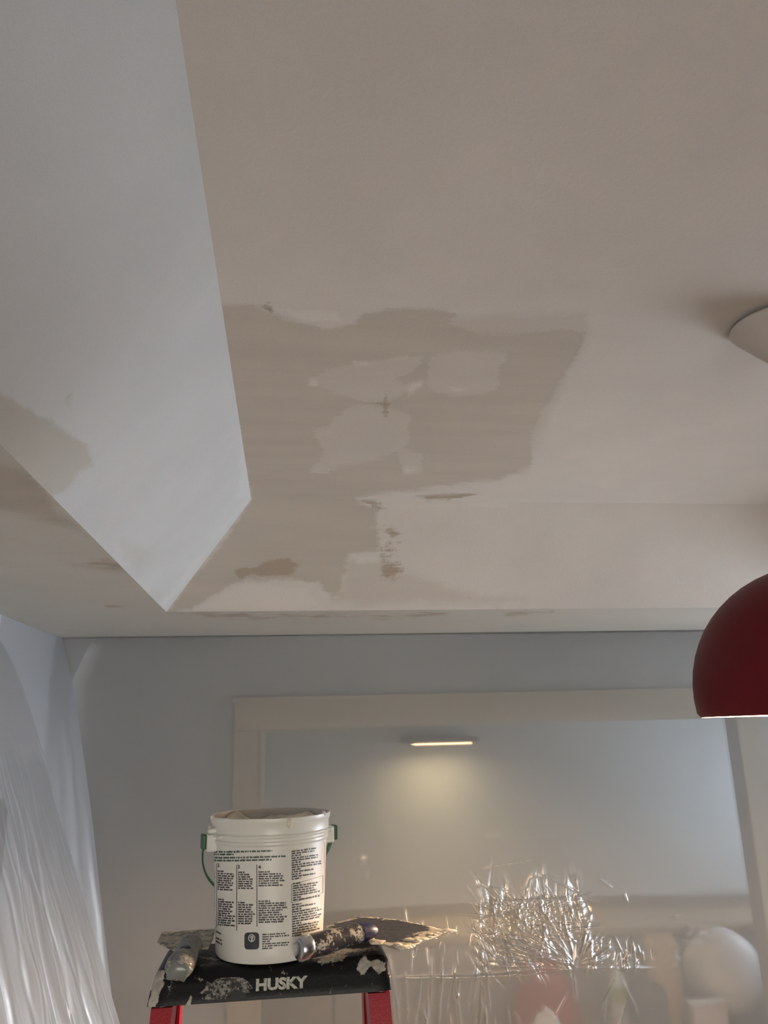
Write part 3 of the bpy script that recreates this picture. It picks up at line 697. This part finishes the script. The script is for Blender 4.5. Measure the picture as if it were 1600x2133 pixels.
# dog-head emblem: pointed ears, muzzle to the right, ragged neck
EMB = [(428, 2058), (432, 2044), (440, 2050), (452, 2040), (462, 2034), (471, 2022), (475, 2032), (486, 2026), (484, 2036), (494, 2036), (506, 2038), (518, 2046), (528, 2058), (519, 2060), (521, 2066), (514, 2066), (515, 2076), (506, 2068),
       (494, 2064), (480, 2069), (471, 2078), (468, 2084), (450, 2080), (436, 2082), (420, 2078), (432, 2070), (416, 2068)]
bm = bmesh.new()
def emb_pt(x, y, off):
    p = aty(x, y, 1.1045); up = min(.036, max(0, (p[2]-1.687)/.0215*.036)); return face_pt(p[0], up) + Vector((0, -.957, .29))*off
top = [bm.verts.new(emb_pt(x, y, .0011)) for x, y in EMB]; bot = [bm.verts.new(emb_pt(x, y, .0002)) for x, y in EMB]
bm.faces.new(top); n = len(EMB)
for i in range(n): bm.faces.new((top[i], top[(i+1) % n], bot[(i+1) % n], bot[i]))
bmesh.ops.triangulate(bm, faces=bm.faces[:])
o = build('emblem', bm, M['emblem']); at_world(o, lad); o['label'] = 'worn grey dog-head emblem'
bm = bmesh.new()      # eye and mouth cuts of the emblem
for pl_ in ([(488, 2048), (498, 2046), (504, 2052), (494, 2054)], [(484, 2066), (494, 2060), (508, 2066), (516, 2078), (478, 2080)]):
    bm.faces.new([bm.verts.new(emb_pt(x, y, .0014)) for x, y in pl_])
o = build('emblem_cut', bm, M['cord']); at_world(o, lad)
# rails: channels splaying down to the floor
def channel(name, p_top, p_bot, w, d, th, open_to, mat):
    bm = bmesh.new(); A, B = Vector(p_top), Vector(p_bot)
    sec = [(-w/2, 0), (w/2, 0), (w/2, d), (w/2-th, d), (w/2-th, th), (-w/2+th, th), (-w/2+th, d), (-w/2, d)]
    r = []
    for p in (A, B): r.append([bm.verts.new(p+Vector((x, y*open_to, 0))) for x, y in sec])
    for i in range(8): bm.faces.new((r[0][i], r[0][(i+1) % 8], r[1][(i+1) % 8], r[1][i]))
    bm.faces.new(r[0]); bm.faces.new(r[1][::-1])
    o = build(name, bm, mat); at_world(o, lad); return o
xl0, xl1 = aty(315, 2096, 1.106)[0], aty(359, 2096, 1.106)[0]
xr0, xr1 = aty(767, 2072, 1.106)[0], aty(812, 2072, 1.106)[0]
FT = 1.106
for side, (xa, xb) in ((-1, (xl0, xl1)), (1, (xr0, xr1))):
    xc, w = (xa+xb)/2, xb-xa; xf = xc+side*.075
    a, b = (xc, FT, 1.68), (xf, .66, .03)
    channel('front_rail', a, b, w, .052, .004, 1, M['red_rail'])
    bm = bmesh.new(); add_box(bm, xf-w/2-.006, xf+w/2+.006, .645, .725, 0, .06, .006); at_world(build('foot', bm, M['cord']), lad)
    channel('rear_rail', (xc, 1.245, 1.68), (xf, 1.74, .03), w*.8, .035, .004, -1, M['red_rail'])
    bm = bmesh.new(); add_box(bm, xf-w/2-.004, xf+w/2+.004, 1.70, 1.755, 0, .06, .006); at_world(build('foot', bm, M['cord']), lad)
    bm = bmesh.new(); zz = .95; add_box(bm, xc+side*.04-.003, xc+side*.04+.003, .93, 1.45, zz, zz+.025, .001); at_world(build('spreader', bm, M['alu']), lad)
for k in range(5):
    z = .30+.29*k; kk = (1.68-z)/1.65; y = FT-.446*kk; xa, xb = xl1-.075*kk, xr0+.075*kk
    bm = bmesh.new(); add_box(bm, xa-.012, xb+.012, y+.008, y+.085, z, z+.006, .002); add_box(bm, xa-.012, xb+.012, y+.004, y+.010, z-.045, z+.006, .002)
    bmesh.ops.remove_doubles(bm, verts=bm.verts[:], dist=1e-5)
    at_world(build('step', bm, M['alu']), lad)
for k in range(4):
    z = .35+.36*k; kk = (1.68-z)/1.65; y = 1.245+.495*kk
    bm = bmesh.new(); add_box(bm, xl1-.075*kk-.03, xr0+.075*kk+.03, y-.018, y-.006, z, z+.03, .003); at_world(build('rear_brace', bm, M['alu']), lad)

# ------------------------------------------------------------------ tub of compound
BX, BY, BZ, BT = -.021, 1.172, 1.7206, 1.894
tub = empty('compound_tub', (BX, BY, BZ), 'white plastic tub with printed instructions standing on the ladder cap', 'tub')
H = BT-BZ
def rad(z): return .071+(.0775-.071)*min(1, max(0, z/.142))
bm = bmesh.new()
prof = [(0, .003), (.060, .003), (.066, 0), (.0695, .001), (.0713, .005)]
for z in np.linspace(.012, .138, 14): prof.append((rad(z), z))
prof += [(.0785, .1395), (.0797, .1410), (.0797, .1435), (.0785, .1450), (.0787, .1475), (.0815, .1480), (.0825, .1495), (.0825, .1515), (.0808, .1535), (.0806, .163), (.0822, .1665), (.0832, .1715), (.083, H-.0005), (.0818, H), (.0805, H-.001),
         (.0795, .160), (.078, .145), (.072, .02), (.0, .018)]
rings = add_lathe(bm, prof, 96)
random.seed(4)
for ri in range(len(prof)-12, len(prof)-5):
    for vtx in rings[ri]:
        vtx.co.z += .0008*mnoise.noise((vtx.co.x*60, vtx.co.y*60, 3.))
build('tub_body', bm, M['tub'], tub, 35)
CAMA = math.atan2(-(0-BX), (0-BY))          # facing angle
def on_tub(x, y, off=.0004):
    """pixel on the tub's front -> point on its wall"""
    sn = max(-.985, min(.985, (x-560-(1850-y)*.016)/(112+(2013-y)*.034)))
    t_ = math.asin(sn); b_ = 13+11*(y-1700)/310
    z = H-(y+b_*(1-_c(t_))+.0276*(x-560)*1.0-1708)*(H/305.)
    z = max(.004, min(H, z)); r = rad(z)+off
    return Vector((r*_s(t_), -r*_c(t_), z))
def greek(bm, x0, x1, y, h, slope=0., gap=.16, seed=0, end=1.0):
    """one printed line too small to read: letter-sized marks in words"""
    r = random.Random(seed); x = x0; xe = x0+(x1-x0)*end
    while x < xe-1.2:
        n = r.choice([2, 3, 4, 5, 6, 7, 8, 9])
        for _ in range(n):
            w = r.uniform(1.0, 1.6)
            if x+w > xe: break
            hh = h*r.choice([.8, .8, .8, 1.0, .8, .9]); dy = r.choice([0, 0, 0, 0, .25])*h
            ya = y+slope*(x-x0)
            p = [on_tub(x, ya+dy*.6), on_tub(x+w, ya+dy*.6), on_tub(x+w, ya-hh), on_tub(x, ya-hh)]
            bm.faces.new([bm.verts.new(c_) for c_ in p]); x += w+.14
        x += r.uniform(1.2, 1.9)
def flat(bm, x0, x1, y0, y1, off=.0004, nx_=6):
    for k in range(nx_):
        a = x0+(x1-x0)*k/nx_; b = x0+(x1-x0)*(k+1)/nx_
        bm.faces.new([bm.verts.new(on_tub(*c_, off)) for c_ in ((a, y1), (b, y1), (b, y0), (a, y0))])
def text_on_tub(ch, x, y, hpx, mat, name):
    me = text_mesh(ch, 1.0, 0, 0, .03); v_ = np.empty(len(me.vertices)*3); me.vertices.foreach_get('co', v_); v_ = v_.reshape(-1, 3)
    sc = hpx/(v_[:, 1].max()-v_[:, 1].min())
    for i, vert in enumerate(me.vertices): vert.co = on_tub(x+(v_[i, 0]-v_[:, 0].min())*sc, y-(v_[i, 1]-v_[:, 1].min())*sc, .0005)
    o = link(name, me, mat, tub); return o
bm = bmesh.new()
for k, (x1, y, e) in enumerate(((567, 1780.5, 1), (490, 1786, 1), (595, 1793, 1), (566, 1799, 1))): greek(bm, 442, x1, y, 4.2, -.012, seed=k, end=e)
o = build('printed_heading', bm, M['gprint'], tub, recalc=False); o['kind'] = 'stuff'
bm = bmesh.new(); sd = 20
for x0, x1, top, bot in ((453, 491, 1821, 1862), (498, 532, 1823, 1858), (539, 597, 1823, 1856), (454, 492, 1880, 1936), (498, 533, 1886, 1932), (539, 598, 1884, 1927)):
    y = top
    while y < bot:
        sd += 1; r = random.Random(sd); greek(bm, x0, x1, y, 3.6, .02*(560-(x0+x1)/2)/60, seed=sd, end=.4 if y == top else r.uniform(.72, 1)); y += 4.75
y = 1781
while y < 1962:
    sd += 1; r = random.Random(sd)
    if not (1844 < y < 1849 or 1886 < y < 1892): greek(bm, 607 if 1847 < y < 1888 else 605, 667 if 1847 < y < 1888 else 671, y, 3.5, -.10, seed=sd, end=r.uniform(.7, 1) if r.random() > .2 else .3)
    y += 4.9
y = 1952
for k in range(7): greek(bm, 546, 600, y, 3.0, -.02, seed=400+k, end=(.85, 1, .35, .3, 1, .95, .4)[k]); y += 4.7
for k in range(3): greek(bm, 449, 464, 1947+k*7+(6 if k else 0), 3.5, .35, seed=500+k)
for k in range(28): greek(bm, 443, 447, 1824+k*4.6, 3, .2, seed=600+k)
o = build('printed_text', bm, M['print'], tub, recalc=False); o['kind'] = 'stuff'
bm = bmesh.new()
flat(bm, 450.2, 451.4, 1804, 1937, .0005, 1); flat(bm, 494.6, 496.0, 1806, 1942, .0005, 1); flat(bm, 535.2, 536.6, 1806, 1934, .0005, 1)
o = build('column_rule', bm, M['print'], tub, recalc=False); o['kind'] = 'stuff'
bm = bmesh.new()
def seg(x0, y0, x1, y1, w=.8):
    n_ = 8; dv = abs(x1-x0) < 2
    for k in range(n_):
        xa, ya = x0+(x1-x0)*k/n_, y0+(y1-y0)*k/n_; xb, yb_ = x0+(x1-x0)*(k+1)/n_, y0+(y1-y0)*(k+1)/n_
        c_ = ((xa-w/2, ya), (xa+w/2, ya), (xb+w/2, yb_), (xb-w/2, yb_)) if dv else ((xa, ya+w/2), (xb, yb_+w/2), (xb, yb_-w/2), (xa, ya-w/2))
        bm.faces.new([bm.verts.new(on_tub(*p_, .0005)) for p_ in c_])
seg(604.5, 1850, 604.5, 1888); seg(671, 1834, 671, 1871); seg(604.5, 1850, 671, 1834); seg(604.5, 1888, 671, 1871)
o = build('warning_box', bm, M['print'], tub, recalc=False)
bm = bmesh.new()
for k in range(46): y = 1763+k*4.2; flat(bm, 675.2+.0, 676.8-.01*k, y, y+2.7, .0005, 1)
o = build('red_barred_strip', bm, M['rprint'], tub, recalc=False); o['kind'] = 'stuff'
for ch, x, y in (('2', 452.5, 1811), ('3', 497, 1814), ('4', 538.5, 1815)): text_on_tub(ch, x, y, 8, M['print'], 'printed_number')
bm = bmesh.new(); cpx, cpy, hw, hh = 525.5, 1963, 14.6, 17.2
ring = []
for k in range(40):
    a = 2*math.pi*k/40; ex = 5.0
    ring.append((cpx+hw*math.copysign(abs(_c(a))**(2/ex), _c(a)), cpy+hh*math.copysign(abs(_s(a))**(2/ex), _s(a))))
cv = bm.verts.new(on_tub(cpx, cpy, .0006)); rv = [bm.verts.new(on_tub(x, y, .0006)) for x, y in ring]
for k in range(40): bm.faces.new((cv, rv[(k+1) % 40], rv[k]))
build('badge', bm, M['iconbg'], tub, recalc=False)
bm = bmesh.new(); ox, oy = 525.5, 1957
for k in range(28):
    a, b = 2*math.pi*k/28, 2*math.pi*(k+1)/28
    bm.faces.new([bm.verts.new(on_tub(ox+r_*_c(g), oy+r_*1.12*_s(g), .001)) for r_, g in ((7.0, a), (7.0, b), (5.3, b), (5.3, a))])
for p in ([(523.5, 1965), (527, 1965), (528.2, 1957), (525.8, 1953), (524.5, 1958)], [(520.5, 1957.5), (524, 1953), (527.5, 1952.5), (530.5, 1957), (527.5, 1955.5), (524, 1956)]):
    bm.faces.new([bm.verts.new(on_tub(x, y, .001)) for x, y in p])
greek(bm, 514, 538, 1973.5, 2.0, 0, seed=77)
build('badge_emblem', bm, M['wprint'], tub, recalc=False)
# lugs and bail handle; the lug axis is turned about 14 degrees
EA = math.radians(14); ez = .1415
for side in (-1, 1):
    bm = bmesh.new(); Mx = Matrix.Rotation(EA, 4, 'Z')
    add_box(bm, .074*side if side > 0 else -.0895, .0895 if side > 0 else -.074, -.011, .011, ez-.012, ez+.010, .002, Mx)
    build('lug', bm, M['lug'], tub)
    bm = bmesh.new(); x0 = .0898*side
    add_box(bm, min(x0, x0+side*.0055), max(x0, x0+side*.0055), -.009, .009, ez-.009, ez+.010, .0015, Mx); build('handle_end', bm, M['green'], tub)
bm = bmesh.new(); pts = []
for k in range(33):
    a = math.pi*k/32; p = Vector((-.0915*_c(a), .090*_s(a)+.004, ez-.004-.085*_s(a)**.9 if 0 < k < 32 else ez-.004)); pts.append(Mx @ p)
add_tube(bm, pts, [(.0013+.0006*k/32, .0016+.0030*(k/32)) for k in range(33)], 8); build('bail_handle', bm, M['green'], tub, 60)
# compound inside and on the rim
n, mm = 26, 72; P = np.zeros((n, mm, 3))
for i in range(n):
    for j in range(mm):
        a, r = 2*math.pi*j/(mm-1), i/(n-1)*.0775
        x, y = r*_c(a), r*_s(a)
        z = .155+.010*mnoise.noise((x*28, y*28, 1.))+.004*mnoise.noise((x*90, y*90, 4.)) + .012*(r/.0775)**5*(.55+.9*mnoise.noise((_c(a)*2.2, _s(a)*2.2, 7.)))
        P[i, j] = (x, y, min(z, .1725))
P[:, -1] = P[:, 0]
o = grid_mesh('joint_compound', P, M['mud']); o.location = (BX, BY, BZ); tag(o, 'beige joint compound smeared up the inside of the white tub', 'compound')
def lump(bm, c, rx, ry, rz, seed):
    r = bmesh.ops.create_icosphere(bm, subdivisions=2, radius=1.0)
    for v_ in r['verts']:
        k_ = 1+.5*mnoise.noise(v_.co*1.7+Vector((seed, 0, 0))); v_.co = Vector((v_.co.x*rx*k_, v_.co.y*ry*k_, v_.co.z*rz*k_))+Vector(c)
for k, (an, r, z, a, b, c_) in enumerate(((18, .082, H-.006, .004, .003, .0065), (-72, .082, H-.001, .004, .003, .003), (62, .082, H, .003, .003, .003), (-66, .0822, .156, .009, .003, .004),
                                        (-50, .0825, .150, .006, .002, .002), (-85, .0825, .158, .003, .003, .004), (80, .083, .150, .004, .003, .003))):
    a_ = math.radians(an); bm = bmesh.new(); lump(bm, (r*_s(a_), -r*_c(a_), z), a, b, c_, k*3.3); build('dried_blob', bm, M['mud'] if k < 3 else M['tub'], tub, 180)

# ------------------------------------------------------------------ knives
# right: wide taping knife with steel end cap, blade towards the right
kn = empty('taping_knife', (.10, 1.14, CT), 'wide compound-caked taping knife with steel end cap, lying right of the tub', 'taping knife')
c00, c01, c11, c10 = (np.array(p) for p in ((.056, 1.223, 1.7345), (.103, 1.263, 1.737), (.220, 1.145, 1.737), (.144, 1.077, 1.7345)))
nu, nv = 60, 36; P = np.zeros((nu, nv, 3))
for i in range(nu):
    for j in range(nv):
        u, w_ = i/(nu-1), j/(nv-1)
        p = (c00*(1-u)+c10*u)*(1-w_)+(c01*(1-u)+c11*u)*w_
        rag = .004*mnoise.noise((u*22, w_*3, 2.))*(1 if j in (0, nv-1) else 0)
        p = p + (c01-c00)*rag*8 if j in (0, nv-1) else p
        P[i, j] = p + np.array([0, 0, .004*math.sin(math.pi*u)*w_ + .0009*mnoise.noise((u*30, w_*18, 5.))])
bl = grid_mesh('blade', P, M['blade']); so = bl.modifiers.new('thickness', 'SOLIDIFY'); so.thickness = .0016; so.offset = -1
uu, ww = np.meshgrid(np.linspace(0, 1, nu), np.linspace(0, 1, nv), indexing='ij')
edge = np.minimum(np.minimum(uu, 1-uu)*1.0, np.minimum(ww*.6, (1-ww)*.9))
set_attr(bl, 'mud', np.clip(.22-edge*2.6, -.10, .3)+.35*np.clip((uu-.80)/.2, 0, 1)+.08*np.clip((.35-ww)/.35, 0, 1) if False else (np.clip(.22-edge*2.6, -.10, .3)+.30*np.clip((uu-.78)/.15, 0, 1)).reshape(-1))
at_world(bl, kn)
hA, hB = Vector((.020, 1.085, 1.741)), Vector((.112, 1.143, 1.744))
d = (hB-hA).normalized()
bm = bmesh.new(); L = (hB-hA).length; ks = [0.10, .16, .3, .5, .68, .80, .86]; rs = [.0135, .0148, .0152, .0138, .0122, .0128, .0125]
add_tube(bm, [hA+d*(L*k) for k in ks], [(r, r*.93) for r in rs], 20); at_world(build('handle', bm, M['grip_b'], None, 60), kn)
bm = bmesh.new(); add_tube(bm, [hA-d*.006, hA-d*.0055, hA-d*.003, hA+d*.006, hA+d*(L*.10), hA+d*(L*.115)], [(.008, .0085), (.0108, .0115), (.0138, .0145), (.0146, .0148), (.0146, .0148), (.0135, .0138)], 24); at_world(build('end_cap', bm, M['chrome'], None, 50), kn)
bm = bmesh.new(); add_tube(bm, [hA+d*(L*.84), hA+d*(L*.92), hB, hB+d*.006], [(.0135, .0125), (.0140, .0120), (.0135, .0105), (.011, .007)], 16); at_world(build('ferrule', bm, M['navy'], None, 50), kn)
bm = bmesh.new(); 
rk = random.Random(9)
for k in range(34):
    f_ = rk.random()
    u, w_ = (rk.gauss(.965, .03), rk.random()) if f_ < .7 else (rk.uniform(.55, .98), rk.gauss(.0, .03))
    p = (c00*(1-u)+c10*u)*(1-w_)+(c01*(1-u)+c11*u)*w_; sz = rk.uniform(.35, 1.1)
    lump(bm, (p[0], p[1], p[2]+.0006), .0085*sz*rk.uniform(.8, 1.7), .0075*sz, .0022*sz, k*2.1)
o = build('caked_compound', bm, M['mud'], None, 180); o['kind'] = 'stuff'; at_world(o, kn)
# left: putty knife, grip end towards the camera
kn = empty('putty_knife', (-.122, 1.16, CT), 'putty knife with rounded grey grip pointing forward, lying left of the tub', 'putty knife')
gA, gB = Vector((-.1255, 1.046, 1.7355)), Vector((-.1215, 1.158, 1.738))
d = (gB-gA).normalized(); L = (gB-gA).length
bm = bmesh.new()
ks = [0, .012, .04, .10, .22, .45, .70, .88, 1.0]; rs = [.006, .0105, .0142, .0160, .0168, .0152, .0135, .0150, .0125]
add_tube(bm, [gA+d*(L*k) for k in ks], [(r*1.05, r*.88) for r in rs], 24); at_world(build('grip', bm, M['grip_a'], None, 60), kn)
bm = bmesh.new(); lump(bm, gA+d*(L*.36)+Vector((.002, 0, .0122)), .0065, .009, .0025, .3); at_world(build('hang_hole', bm, M['cord'], None, 180), kn)
bm = bmesh.new(); lump(bm, gA+d*.004+Vector((0, 0, -.001)), .0145, .006, .012, 1.7); at_world(build('butt_cap', bm, simple('grey_green_butt', (.22, .23, .21), .25, var=.1), None, 180), kn)
P = np.zeros((40, 14, 3))
for i in range(40):
    for j in range(14):
        u, w_ = i/39, j/13
        wd = .022+(.0365-.022)*min(1, w_*2.2); x = -.1225-.011*min(1, w_*2.2)+(u*2-1)*wd
        P[i, j] = (x, 1.150+.072*w_, 1.7330+.007*w_+.0008*mnoise.noise((u*20, w_*8, 3.)))
bl = grid_mesh('blade', P, M['blade']); so = bl.modifiers.new('thickness', 'SOLIDIFY'); so.thickness = .0014; so.offset = -1
set_attr(bl, 'mud', np.full(40*14, .16)); at_world(bl, kn)
